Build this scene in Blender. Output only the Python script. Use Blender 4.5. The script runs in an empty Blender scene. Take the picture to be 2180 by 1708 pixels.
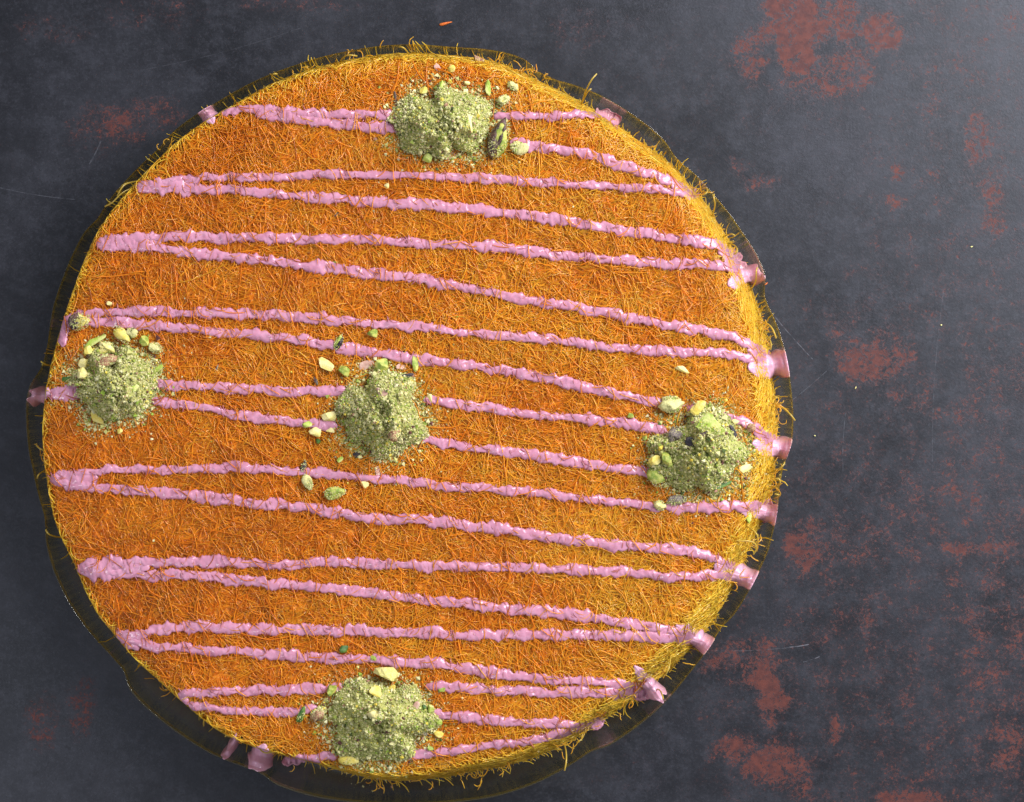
import bpy, math, random
import numpy as np
from mathutils import Vector, Matrix, Euler

random.seed(7)
rng = np.random.default_rng(11)
S = bpy.context.scene
C = S.collection

# ------------------------------------------------------------------ camera
H = 1.0            # camera height above the table, metres
ZT = 0.040         # height of the pastry's top
K = 0.0002         # metres per unit of the measuring grid at height ZT
cam = bpy.data.cameras.new('camera')
cam.sensor_width = 36
cam.lens = 36 * (H - ZT) / (2180 * K)
cam.clip_start = 0.01
cam.clip_end = 20
co = bpy.data.objects.new('camera', cam)
C.objects.link(co)
co.location = (0, 0, H)
S.camera = co

# ------------------------------------------------------------------ light
w = bpy.data.worlds.new('World')
S.world = w
w.use_nodes = True
w.node_tree.nodes['Background'].inputs[0].default_value = (0.82, 0.86, 1.0, 1)
w.node_tree.nodes['Background'].inputs[1].default_value = 0.42


def area(name, loc, target, sx, sy, power, col):
    l = bpy.data.lights.new(name, 'AREA')
    l.shape = 'RECTANGLE'
    l.size, l.size_y = sx, sy
    l.energy = power
    l.color = col
    o = bpy.data.objects.new(name, l)
    C.objects.link(o)
    o.location = loc
    o.rotation_euler = (Vector(target) - Vector(loc)).to_track_quat('-Z', 'Y').to_euler()
    return o


area('window_light', (0.80, 0.54, 0.80), (0.02, 0.0, 0.0), 0.90, 0.90, 36.0, (0.99, 0.985, 1.0))
area('far_window_light', (-0.75, -0.42, 0.80), (-0.1, -0.05, 0.0), 0.12, 0.60, 2.6, (0.95, 0.97, 1.0))
S.view_settings.view_transform = 'Standard'
S.view_settings.look = 'None'
S.view_settings.exposure = 0.0
S.view_settings.gamma = 1.0
S.render.engine = 'CYCLES'
S.cycles.max_bounces = 10
S.cycles.transparent_max_bounces = 24


# ------------------------------------------------------------------ helpers
def W(px, py, z=ZT):
    """measuring-grid point -> metres at height z"""
    f = K * (H - z) / (H - ZT)
    return (np.asarray(px, float) - 1090) * f, -(np.asarray(py, float) - 854) * f


def tag(o, label=None, cat=None, group=None, kind=None):
    if label: o['label'] = label
    if cat: o['category'] = cat
    if group: o['group'] = group
    if kind: o['kind'] = kind
    return o


def empty(name, loc=(0, 0, 0)):
    o = bpy.data.objects.new(name, None)
    o.empty_display_size = 0.01
    C.objects.link(o)
    o.location = loc
    return o


def link(name, me, parent=None):
    o = bpy.data.objects.new(name, me)
    C.objects.link(o)
    if parent:
        o.parent = parent
        o.matrix_parent_inverse = Matrix.Translation(-Vector(parent.location))
    return o


def mesh_np(name, V, F, mat, col=None, smooth=True):
    """V (n,3), F (m,k) index array"""
    me = bpy.data.meshes.new(name)
    V = np.ascontiguousarray(V, np.float32)
    F = np.ascontiguousarray(F, np.int32)
    m, k = F.shape
    me.vertices.add(len(V)); me.vertices.foreach_set('co', V.ravel())
    me.loops.add(m * k); me.loops.foreach_set('vertex_index', F.ravel())
    me.polygons.add(m)
    me.polygons.foreach_set('loop_start', np.arange(0, m * k, k, dtype=np.int32))
    me.polygons.foreach_set('loop_total', np.full(m, k, np.int32))
    me.polygons.foreach_set('use_smooth', np.full(m, smooth, bool))
    if col is not None:
        a = me.attributes.new('tone', 'FLOAT_COLOR', 'POINT')
        c4 = np.ones((len(V), 4), np.float32); c4[:, :3] = col
        a.data.foreach_set('color', c4.ravel())
    me.update(calc_edges=True)
    me.validate()
    me.materials.append(mat)
    return me


_G = {}
def vnoise(x, y, seed=0):
    """2-D value noise, 0..1"""
    if seed not in _G:
        _G[seed] = np.random.default_rng(1000 + seed).random((256, 256))
    g = _G[seed]
    x = np.asarray(x, float); y = np.asarray(y, float)
    xi = np.floor(x).astype(int); yi = np.floor(y).astype(int)
    fx = x - xi; fy = y - yi
    fx = fx * fx * (3 - 2 * fx); fy = fy * fy * (3 - 2 * fy)
    a = g[xi % 256, yi % 256]; b = g[(xi + 1) % 256, yi % 256]
    c = g[xi % 256, (yi + 1) % 256]; d = g[(xi + 1) % 256, (yi + 1) % 256]
    return (a * (1 - fx) + b * fx) * (1 - fy) + (c * (1 - fx) + d * fx) * fy


def fbm(x, y, seed=0, o=3):
    s = 0; a = 1; t = 0
    for i in range(o):
        s = s + a * vnoise(x * 2 ** i, y * 2 ** i, seed + i); t += a; a *= .55
    return s / t


# ------------------------------------------------------------------ materials
def nodes(name):
    m = bpy.data.materials.new(name)
    m.use_nodes = True
    nt = m.node_tree
    return m, nt, nt.nodes['Principled BSDF']


def N(nt, kind, **kw):
    n = nt.nodes.new(kind)
    for k, v in kw.items():
        setattr(n, k, v)
    return n


def noise(nt, scale, detail=4, rough=.55, coord=None, dist=0):
    n = N(nt, 'ShaderNodeTexNoise')
    n.inputs['Scale'].default_value = scale
    n.inputs['Detail'].default_value = detail
    n.inputs['Roughness'].default_value = rough
    n.inputs['Distortion'].default_value = dist
    if coord is not None: nt.links.new(coord, n.inputs['Vector'])
    return n.outputs['Fac']


def math_(nt, op, a, b=None, clamp=False, c=None):
    n = N(nt, 'ShaderNodeMath', operation=op, use_clamp=clamp)
    for i, v in enumerate((a, b, c)):
        if v is None: continue
        if isinstance(v, (int, float)): n.inputs[i].default_value = v
        else: nt.links.new(v, n.inputs[i])
    return n.outputs[0]


def ramp(nt, fac, lo, hi, smooth=True):
    n = N(nt, 'ShaderNodeMapRange')
    n.interpolation_type = 'SMOOTHSTEP' if smooth else 'LINEAR'
    n.inputs['From Min'].default_value = lo
    n.inputs['From Max'].default_value = hi
    nt.links.new(fac, n.inputs['Value'])
    return n.outputs[0]


def mixc(nt, fac, a, b):
    n = N(nt, 'ShaderNodeMix', data_type='RGBA')
    if isinstance(fac, (int, float)): n.inputs[0].default_value = fac
    else: nt.links.new(fac, n.inputs[0])
    for i, v in ((6, a), (7, b)):
        if isinstance(v, tuple): n.inputs[i].default_value = (*v, 1)
        else: nt.links.new(v, n.inputs[i])
    return n.outputs[2]


def bump(nt, bsdf, h, strength, dist):
    b = N(nt, 'ShaderNodeBump')
    b.inputs['Strength'].default_value = strength
    b.inputs['Distance'].default_value = dist
    nt.links.new(h, b.inputs['Height'])
    nt.links.new(b.outputs[0], bsdf.inputs['Normal'])


def thread_mat():
    m, nt, b = nodes('pastry_threads')
    a = N(nt, 'ShaderNodeAttribute', attribute_name='tone')
    nt.links.new(a.outputs['Color'], b.inputs['Base Color'])
    b.inputs['Roughness'].default_value = .22
    b.inputs['IOR'].default_value = 1.45
    b.inputs['Coat Weight'].default_value = 1.0
    b.inputs['Coat Roughness'].default_value = .10
    # thin syrup-soaked threads let light through
    tr = N(nt, 'ShaderNodeBsdfTranslucent')
    nt.links.new(a.outputs['Color'], tr.inputs[0])
    mx = N(nt, 'ShaderNodeMixShader'); mx.inputs[0].default_value = .50
    nt.links.new(b.outputs[0], mx.inputs[1]); nt.links.new(tr.outputs[0], mx.inputs[2])
    nt.links.new(mx.outputs[0], nt.nodes['Material Output'].inputs[0])
    return m


def crumb_mat():
    m, nt, b = nodes('ground_pistachio')
    a = N(nt, 'ShaderNodeAttribute', attribute_name='tone')
    nt.links.new(a.outputs['Color'], b.inputs['Base Color'])
    b.inputs['Roughness'].default_value = .8
    return m


def body_mat():
    m, nt, b = nodes('pastry_body')
    tc = N(nt, 'ShaderNodeTexCoord').outputs['Object']
    f = noise(nt, 400, 4, .6, tc)
    nt.links.new(mixc(nt, ramp(nt, f, .35, .65), (.80, .27, .011), (.90, .38, .020)), b.inputs['Base Color'])
    b.inputs['Roughness'].default_value = .4
    bump(nt, b, noise(nt, 1500, 3, .6, tc), .6, .0006)
    return m


def cream_mat(name='pink_cream', c1=(.55, .235, .335), c2=(.63, .305, .425)):
    m, nt, b = nodes(name)
    tc = N(nt, 'ShaderNodeTexCoord').outputs['Object']
    f = noise(nt, 260, 4, .6, tc)
    nt.links.new(mixc(nt, ramp(nt, f, .35, .7), c1, c2), b.inputs['Base Color'])
    b.inputs['Roughness'].default_value = .12
    b.inputs['Subsurface Weight'].default_value = .1
    b.inputs['Subsurface Radius'].default_value = (1, .4, .45)
    b.inputs['Subsurface Scale'].default_value = .0015
    bump(nt, b, noise(nt, 350, 2, .5, tc), .25, .0007)
    tr = N(nt, 'ShaderNodeBsdfTranslucent'); tr.inputs[0].default_value = (.66, .36, .50, 1)
    mx = N(nt, 'ShaderNodeMixShader'); mx.inputs[0].default_value = .16
    nt.links.new(b.outputs[0], mx.inputs[1]); nt.links.new(tr.outputs[0], mx.inputs[2])
    nt.links.new(mx.outputs[0], nt.nodes['Material Output'].inputs[0])
    return m


def glass_mat(name='amber_glass', t0=(.972, .966, .925), t1=(.88, .84, .62), glow=.008, rg=.15, f0=.035, f1=.3):
    m, nt, b = nodes(name)
    nt.nodes.remove(b)
    out = nt.nodes['Material Output']
    lw = N(nt, 'ShaderNodeLayerWeight'); lw.inputs[0].default_value = .5
    fr = math_(nt, 'MULTIPLY_ADD', math_(nt, 'POWER', lw.outputs['Facing'], 4.0), f1, c=f0)
    t = N(nt, 'ShaderNodeBsdfTransparent')
    nt.links.new(mixc(nt, ramp(nt, lw.outputs['Facing'], .35, 1.0, False), t0, t1), t.inputs[0])
    g = N(nt, 'ShaderNodeBsdfGlossy'); g.inputs['Roughness'].default_value = rg
    g.inputs['Color'].default_value = (1, .98, .9, 1)
    mx = N(nt, 'ShaderNodeMixShader')
    nt.links.new(fr, mx.inputs[0])
    nt.links.new(t.outputs[0], mx.inputs[1]); nt.links.new(g.outputs[0], mx.inputs[2])
    # amber colour mixed in to stand for light the glass gathers
    df = N(nt, 'ShaderNodeBsdfTranslucent'); df.inputs[0].default_value = (.62, .50, .14, 1)
    dd = N(nt, 'ShaderNodeBsdfDiffuse'); dd.inputs[0].default_value = (.62, .50, .14, 1)
    ad = N(nt, 'ShaderNodeMixShader'); nt.links.new(df.outputs[0], ad.inputs[1]); nt.links.new(dd.outputs[0], ad.inputs[2])
    m2 = N(nt, 'ShaderNodeMixShader'); m2.inputs[0].default_value = glow
    nt.links.new(mx.outputs[0], m2.inputs[1]); nt.links.new(ad.outputs[0], m2.inputs[2])
    nt.links.new(m2.outputs[0], out.inputs[0])
    return m


def nut_mat(name, c1, c2, dust=.35, rough=.55, scale=500):
    """kernel flesh: two tones of the nut and pale powder clinging to it"""
    m, nt, b = nodes(name)
    tc = N(nt, 'ShaderNodeTexCoord').outputs['Object']
    base = mixc(nt, ramp(nt, noise(nt, scale * .6, 3, .5, tc), .38, .62), c1, c2)
    d = ramp(nt, noise(nt, scale * 4, 3, .7, tc), .62 - dust * .35, .72 - dust * .3)
    col = mixc(nt, math_(nt, 'MULTIPLY', d, min(1, dust * 1.6)), base, (.62, .58, .25))
    nt.links.new(col, b.inputs['Base Color'])
    b.inputs['Roughness'].default_value = rough
    bump(nt, b, noise(nt, scale * 3, 4, .6, tc), .7, .0004)
    return m


def table_mat():
    m, nt, b = nodes('slate_surface')
    L = nt.links
    tc = N(nt, 'ShaderNodeTexCoord').outputs['Object']
    rust = N(nt, 'ShaderNodeAttribute', attribute_name='rust').outputs['Fac']
    big = noise(nt, 14, 5, .6, tc)
    mid = noise(nt, 95, 8, .78, tc)
    fine = noise(nt, 900, 3, .7, tc)
    base = mixc(nt, ramp(nt, big, .34, .66), (.005, .0051, .0060), (.014, .0142, .0175))
    base = mixc(nt, math_(nt, 'MULTIPLY', ramp(nt, mid, .44, .66), .62), base, (.026, .027, .034))
    base = mixc(nt, math_(nt, 'MULTIPLY', ramp(nt, fine, .50, .75), .35), base, (.052, .054, .068))
    base = mixc(nt, math_(nt, 'MULTIPLY', ramp(nt, noise(nt, 600, 2, .5, tc), .64, .70), .8), base, (.008, .008, .009))
    base = mixc(nt, math_(nt, 'MULTIPLY', ramp(nt, noise(nt, 330, 5, .75, tc), .50, .70), .45), base, (.036, .037, .046))
    base = mixc(nt, math_(nt, 'MULTIPLY', ramp(nt, noise(nt, 38, 6, .7, tc), .50, .66), .55), base, (.004, .004, .005))
    # black pits
    base = mixc(nt, math_(nt, 'MULTIPLY', ramp(nt, noise(nt, 210, 3, .6, tc), .63, .69), .8), base, (.008, .008, .009))
    # rust: flat washes where the density is high, specks where it is low
    n1 = noise(nt, 110, 8, .72, tc, .3)
    n2 = noise(nt, 620, 5, .80, tc, .6)
    nn = math_(nt, 'ADD', math_(nt, 'MULTIPLY', n1, .45), math_(nt, 'MULTIPLY', n2, .55))
    s = math_(nt, 'ADD', nn, math_(nt, 'MULTIPLY', rust, .19))
    hard = ramp(nt, s, .600, .632)
    soft = math_(nt, 'MULTIPLY', ramp(nt, s, .52, .64), .16)
    gate = ramp(nt, rust, .02, .12)
    rm = math_(nt, 'MULTIPLY', math_(nt, 'MAXIMUM', math_(nt, 'MULTIPLY', hard, .66), soft), gate)
    rc = mixc(nt, ramp(nt, noise(nt, 300, 4, .6, tc), .35, .65), (.080, .014, .006), (.145, .029, .012))
    col = mixc(nt, rm, base, rc)
    # scratches
    sep = N(nt, 'ShaderNodeSeparateXYZ'); L.new(tc, sep.inputs[0])
    X, Y = sep.outputs[0], sep.outputs[1]
    tot = None
    for (x0, y0, x1, y1, wd, st) in [(1590, 595, 1730, 765, 1.0, .35), (1680, 1378, 1722, 1372, .9, .6), (1710, 1408, 1715, 1372, .0, .0),
                                     (1615, 800, 1668, 755, .7, .4), (1640, 885, 1760, 790, .6, .3), (0, 400, 160, 425, .8, .22),
                                     (190, 350, 215, 300, 1.3, .22), (1800, 880, 1795, 1010, .7, .2), (300, 150, 640, 60, .6, .12),
                                     (1500, 1385, 1690, 1378, .6, .25), (1710, 1410, 1745, 1398, .9, .5), (2010, 610, 1985, 1000, .8, .12)]:
        if wd == 0: continue
        ax, ay = W(x0, y0, 0); bx, by = W(x1, y1, 0)
        ax, ay, bx, by = map(float, (ax, ay, bx, by))
        ln = math.hypot(bx - ax, by - ay); ux, uy = (bx - ax) / ln, (by - ay) / ln
        al = math_(nt, 'ADD', math_(nt, 'MULTIPLY', X, ux), math_(nt, 'ADD', math_(nt, 'MULTIPLY', Y, uy), -(ax * ux + ay * uy)))
        ac = math_(nt, 'ADD', math_(nt, 'MULTIPLY', X, -uy), math_(nt, 'ADD', math_(nt, 'MULTIPLY', Y, ux), (ax * uy - ay * ux)))
        ac = math_(nt, 'ABSOLUTE', math_(nt, 'ADD', ac, math_(nt, 'MULTIPLY', math_(nt, 'SINE', math_(nt, 'MULTIPLY', al, math.pi / ln)), ln * .02)))
        m1 = math_(nt, 'LESS_THAN', ac, wd * K)
        m2 = math_(nt, 'MULTIPLY', math_(nt, 'GREATER_THAN', al, 0.0), math_(nt, 'LESS_THAN', al, ln))
        k = math_(nt, 'MULTIPLY', math_(nt, 'MULTIPLY', m1, m2), st * .6)
        tot = k if tot is None else math_(nt, 'MAXIMUM', tot, k)
    tot = math_(nt, 'MULTIPLY', tot, ramp(nt, noise(nt, 300, 3, .6, tc), .35, .6))
    col = mixc(nt, tot, col, (.30, .31, .36))
    L.new(col, b.inputs['Base Color'])
    r = math_(nt, 'ADD', math_(nt, 'ADD', math_(nt, 'MULTIPLY', mid, .20), math_(nt, 'MULTIPLY', big, .22)), .22)
    L.new(math_(nt, 'ADD', r, math_(nt, 'MULTIPLY', rm, .30)), b.inputs['Roughness'])
    b.inputs['Specular IOR Level'].default_value = .44
    b.inputs['Specular Tint'].default_value = (.84, .88, 1.0, 1)
    hgt = math_(nt, 'ADD', math_(nt, 'MULTIPLY', fine, .4), mid)
    bump(nt, b, math_(nt, 'SUBTRACT', hgt, math_(nt, 'MULTIPLY', rm, .5)), .2, .0006)
    return m


M_thread, M_body, M_cream, M_glass, M_crumb, M_table, M_rim, M_cream_lit = thread_mat(), body_mat(), cream_mat(), glass_mat(), crumb_mat(), table_mat(), glass_mat('amber_glass_rim', (.94, .91, .74), (.84, .77, .46), .04, .05, .07, .8), cream_mat('pink_cream_lit', (.70, .37, .50), (.77, .45, .58))  # last material: the same cream painted paler so shaded drips look lit
NUT = {
    'tan': nut_mat('nut_tan', (.60, .52, .16), (.48, .44, .10), .45),
    'yellow': nut_mat('nut_yellow', (.64, .50, .07), (.70, .60, .18), .2),
    'cream': nut_mat('nut_cream', (.78, .68, .30), (.72, .62, .18), .15),
    'green': nut_mat('nut_green', (.20, .29, .03), (.50, .50, .10), .25),
    'bright': nut_mat('nut_bright_green', (.34, .46, .05), (.60, .62, .20), .15),
    'dark': nut_mat('nut_dark_green', (.03, .09, .012), (.10, .20, .02), .1),
    'dusty': nut_mat('nut_dusty', (.34, .34, .08), (.48, .46, .16), .8, .8),
    'purple': nut_mat('nut_purple_skin', (.035, .012, .018), (.09, .035, .035), .25, .45),
    'red': nut_mat('nut_red_skin', (.22, .06, .04), (.32, .12, .08), .45),
    'pink': nut_mat('nut_pink_skin', (.50, .28, .22), (.58, .38, .30), .15),
    'black': nut_mat('nut_black_skin', (.010, .008, .012), (.03, .016, .022), .05, .4),
    'slate': nut_mat('nut_grey_violet', (.10, .07, .08), (.17, .13, .13), .35),
}

# ------------------------------------------------------------------ outlines (measured, then smoothed in polar form)
VIS = [(870,112),(960,118),(1050,128),(1100,148),(1137,168),(1206,199),(1257,230),(1302,255),(1343,288),(1391,319),(1437,353),(1457,382),(1490,416),
       (1515,449),(1537,486),(1555,515),(1574,544),(1588,585),(1606,627),(1621,675),(1636,737),(1647,806),(1654,861),(1656,916),(1654,981),
       (1640,1051),(1619,1117),(1588,1192),(1562,1247),(1541,1287),(1512,1335),(1490,1360),(1468,1385),(1433,1422),(1405,1447),(1370,1468),(1322,1510),
       (1281,1534),(1240,1564),(1172,1599),(1103,1626),(1035,1638),(983,1648),(932,1656),(880,1662),(829,1664),(778,1656),(668,1626),(600,1609),
       (548,1595),(473,1564),(404,1510),(363,1472),(312,1427),(278,1397),(240,1345),(219,1328),(195,1287),(171,1235),(155,1194),(120,1122),
       (108,1080),(102,1039),(95,995),(90,943),(92,875),(99,824),(110,772),(130,697),(144,649),(165,594),(188,532),(219,473),(254,428),(295,380),
       (329,346),(377,298),(428,260),(500,219),(583,172),(640,152),(685,138),(744,126),(800,117)]
RIM = [(744,108),(790,104),(870,101),(983,101),(1040,105),(1086,113),(1124,128),(1141,149),(1150,166),(1180,170),(1206,175),(1274,199),(1343,240),
       (1394,278),(1420,303),(1434,329),(1445,343),(1482,372),(1522,416),(1555,456),(1588,504),(1610,537),(1625,570),(1632,590),(1627,622),(1632,645),
       (1647,671),(1669,733),(1683,806),(1690,879),(1689,934),(1676,975),(1660,1010),(1658,1069),(1650,1120),(1636,1177),(1617,1217),(1588,1272),
       (1563,1312),(1536,1336),(1519,1367),(1490,1407),(1464,1440),(1435,1477),(1388,1524),(1326,1571),(1292,1592),(1262,1598),(1206,1636),
       (1137,1671),(1052,1698),(983,1708),(870,1714),(760,1710),(668,1698),(583,1671),(558,1648),(514,1632),(452,1608),(411,1584),(360,1549),(295,1494),
       (268,1460),(268,1434),(233,1394),(182,1338),(144,1282),(110,1210),(97,1157),(95,1100),(82,1060),(70,1005),(60,961),(55,909),(54,858),
       (62,817),(88,785),(100,740),(114,645),(132,594),(150,548),(180,490),(206,468),(232,425),(290,360),(336,318),(370,278),(422,240),(470,212),
       (530,178),(600,148),(668,127)]


def img_polar(pts):
    x = np.array([p[0] for p in pts], float) - 875; y = 887 - np.array([p[1] for p in pts], float)
    return np.arctan2(y, x), np.hypot(x, y)


def to_px(t, r): return [(875 + a * math.cos(b), 887 - a * math.sin(b)) for a, b in zip(r, t)]


_t, _r = img_polar(VIS)
_in = np.interp(_t, np.radians([-180, -150, -115, -90, -65, -45, -25, 0, 20, 45, 70, 90, 120, 150, 180]),
                [0, 0, 2, 12, 24, 46, 44, 42, 34, 20, 16, 12, 4, 0, 0])
TOP = to_px(_t, _r - _in)
BOT = to_px(_t, _r - np.clip(10 - _in, 0, 10))
CX, CY = W(875, 887)
CX, CY = float(CX), float(CY)
NA = 720
TH = np.linspace(-math.pi, math.pi, NA, endpoint=False)


def polar(pts, z, sm):
    x, y = W([p[0] for p in pts], [p[1] for p in pts], z)
    t = np.arctan2(y - CY, x - CX); r = np.hypot(x - CX, y - CY)
    i = np.argsort(t); t = t[i]; r = r[i]
    t = np.concatenate([t - 2 * math.pi, t, t + 2 * math.pi]); r = np.tile(r, 3)
    R = np.interp(TH, t, r)
    k = np.hanning(sm * 2 + 1)[1:-1] if sm > 0 else np.array([1.]); k /= k.sum()
    h = len(k) // 2
    return np.convolve(np.concatenate([R[-h:], R, R[:h]]) if h else R, k, 'valid')


ZB = 0.008
ZR = 0.020
RT, RB_, RR = polar(TOP, ZT, 10), polar(BOT, ZB, 10), polar(RIM, ZR, 4)
RR = np.maximum(RR, RB_ + .0018)


def at(R, th):
    return np.interp(th, np.concatenate([TH, [math.pi]]), np.concatenate([R, R[:1]]))


def surf(x, y):
    """height of pastry / plate surface"""
    x = np.asarray(x, float); y = np.asarray(y, float)
    th = np.arctan2(y - CY, x - CX); r = np.hypot(x - CX, y - CY)
    a, b, c = at(RT, th), at(RB_, th), at(RR, th)
    b = np.maximum(b, a + .0025)
    und = (fbm(x * 45, y * 45, 3) - .5) * .0022 + (vnoise(x * 180, y * 180, 9) - .5) * .0009
    edge = np.clip((r - (a - .010)) / .010, 0, 1)
    zt = ZT + und - .0022 * edge ** 2
    t = np.clip((r - a) / (b - a), 0, 1)
    zs = (ZT - .0022 + und * .5) + (ZB - ZT) * (t ** 1.25)
    tp = np.clip((r - b) / np.maximum(c - b, .001), 0, 1.05)
    zp = np.interp(tp, [0, .3, .55, .72, .82, .88, .94, 1.0], [.0054, .0058, .0078, .0118, .0160, .0186, .0202, .0188])
    return np.where(r < a, zt, np.where(r < b, zs, zp))


# ------------------------------------------------------------------ the surface below
def build_table():
    xs = np.concatenate([[-1.2, -.9, -.65, -.5], np.linspace(-.40, .40, 300), [.5, .65, .9, 1.2]])
    ys = np.concatenate([[-1.2, -.9, -.6, -.45], np.linspace(-.34, .34, 240), [.45, .6, .9, 1.2]])
    nx, ny = len(xs), len(ys)
    X, Y = np.meshgrid(xs, ys, indexing='ij')
    f = K * H / (H - ZT)
    PX = X / f + 1090; PY = 854 - Y / f
    D = .03 + .03 * np.clip((PX - 1000) / 400, 0, 1)
    D += .15 * np.clip((PX - 1480) / 250, 0, 1) * np.clip((PY - 720) / 350, 0, 1)
    D += .10 * np.clip((PX - 1700) / 300, 0, 1)
    D *= .35 + 1.3 * fbm(PX / 110, PY / 110, 40, 3)
    for cx, cy, rx, ry, d in [
        (1700, 62, 75, 60, 1.0), (1668, 15, 45, 30, .9), (1790, 35, 38, 60, .9), (1880, 62, 40, 42, .85), (1600, 115, 36, 62, .62), (1760, 165, 95, 62, .52),
        (1790, 190, 45, 35, .6), (1700, 120, 40, 45, .9), (1830, 120, 40, 60, .6), (2120, 55, 45, 70, .28), (1960, 160, 60, 30, .28), (2080, 300, 26, 70, .62), (2110, 390, 40, 80, .50),
        (2120, 470, 30, 50, .52), (1912, 368, 12, 26, .75), (1905, 425, 24, 14, .7), (1620, 385, 45, 14, .45), (1570, 355, 30, 20, .3),
        (1800, 740, 40, 60, .55), (1850, 775, 75, 42, .85), (1900, 750, 60, 50, .5), (1940, 840, 50, 45, .45), (2080, 800, 60, 30, .35),
        (1710, 1165, 42, 48, .85), (1745, 1145, 60, 45, .55), (1800, 1180, 50, 40, .45), (2070, 1165, 90, 14, .80), (2000, 1250, 70, 50, .25),
        (1600, 1395, 85, 38, .62), (1625, 1440, 40, 45, .9), (1645, 1490, 38, 34, .95), (1530, 1400, 55, 35, .5), (1650, 1520, 25, 40, .6),
        (1570, 1595, 48, 34, .85), (1650, 1625, 72, 42, .92), (1690, 1665, 60, 35, .6), (1780, 1560, 10, 34, .95), (1860, 1470, 40, 30, .25),
        (2145, 1600, 38, 70, .6), (1930, 1700, 75, 20, .85), (2060, 1660, 60, 40, .35), (2040, 1480, 70, 40, .22),
        (250, 262, 85, 42, .62), (345, 245, 42, 36, .45), (215, 300, 60, 26, .40), (110, 60, 90, 30, .24), (330, 30, 120, 30, .2), (640, 10, 120, 16, .3),
        (90, 1540, 34, 60, .45), (172, 1500, 26, 70, .50), (290, 1000, 60, 60, .1), (1230, 60, 60, 40, .25), (1130, 1500, 90, 60, .2), (1560, 1490, 80, 60, .2)]:
        e = ((PX - cx) / rx) ** 2 + ((PY - cy) / ry) ** 2
        jitter = (fbm(PX / 22, PY / 22, 60, 3) - .5) * 1.1
        D = np.maximum(D, .88 * d * np.clip(1.45 - e * .9 + jitter, 0, 1))
    idx = np.arange(nx * ny).reshape(nx, ny)
    F = np.stack([idx[:-1, :-1], idx[1:, :-1], idx[1:, 1:], idx[:-1, 1:]], -1).reshape(-1, 4)
    V = np.stack([X, Y, np.zeros_like(X)], -1).reshape(-1, 3)
    # skirt: the slab is 2 cm thick
    n = len(V)
    ring = np.concatenate([idx[:, 0], idx[-1, 1:], idx[-2::-1, -1], idx[0, -2:0:-1]])
    low = V[ring].copy(); low[:, 2] = -.02
    V = np.vstack([V, low]); m = len(ring)
    j = np.arange(m); j2 = (j + 1) % m
    F = np.vstack([F, np.stack([ring[j2], ring[j], n + j, n + j2], -1)])
    me = mesh_np('table_top', V, F, M_table, smooth=False)
    a = me.attributes.new('rust', 'FLOAT', 'POINT')
    a.data.foreach_set('value', np.concatenate([D.ravel(), np.zeros(m)]).astype(np.float32))
    o = link('table_top', me)
    tag(o, 'dark blue grey slate surface with patches and specks of rusty red', kind='structure')


build_table()


# ------------------------------------------------------------------ glass plate
def build_plate():
    p = empty('glass_plate', (CX, CY, 0))
    tag(p, 'round amber glass plate with a scalloped rim under the kunafa', 'plate')
    # profile (t = 0 at the pastry's foot, 1 at the rim; z)
    prof = [(-1, .0052), (-.6, .0052), (0, .0054), (.3, .0058), (.55, .0078), (.72, .0118), (.82, .0160), (.88, .0186)]
    lip = [(.88, .0186), (.905, .0196), (.94, .0202), (.97, .0202), (.99, .0196), (1.0, .0186), (.995, .0174), (.975, .0162), (.94, .0150)]
    under = [(.94, .0150), (.86, .0098), (.72, .0060), (.5, .0030), (.25, .0018), (0, .0014), (-.6, .0012), (-1, .0012)]
    j = np.arange(NA); j2 = (j + 1) % NA

    def skin(pr, name, mat):
        rings = []
        for t, z in pr:
            r = RB_ * (1 + t * .5) if t < 0 else RB_ + (RR - RB_) * t
            rings.append(np.stack([CX + r * np.cos(TH), CY + r * np.sin(TH), np.full(NA, z)], -1))
        V = np.vstack(rings)
        F = np.vstack([np.stack([i * NA + j, i * NA + j2, (i + 1) * NA + j2, (i + 1) * NA + j], -1) for i in range(len(pr) - 1)])
        return V, F
    V1, F1 = skin(prof, '', None); V2, F2 = skin(under, '', None)
    n1 = len(V1)
    V = np.vstack([V1, V2, [[CX, CY, .0052], [CX, CY, .0012]]])
    c0, c1 = len(V) - 2, len(V) - 1
    last = n1 + (len(under) - 1) * NA
    tris = np.vstack([np.stack([np.full(NA, c0), j, j2], -1), np.stack([np.full(NA, c1), last + j2, last + j], -1)])
    me = bpy.data.meshes.new('dish')
    me.from_pydata(V.tolist(), [], F1.tolist() + (F2 + n1).tolist() + tris.tolist())
    me.polygons.foreach_set('use_smooth', np.ones(len(me.polygons), bool))
    me.materials.append(M_glass)
    link('dish', me, p)
    V3, F3 = skin(lip, '', None)
    link('rim', mesh_np('rim', V3, F3, M_rim), p)


build_plate()

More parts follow.
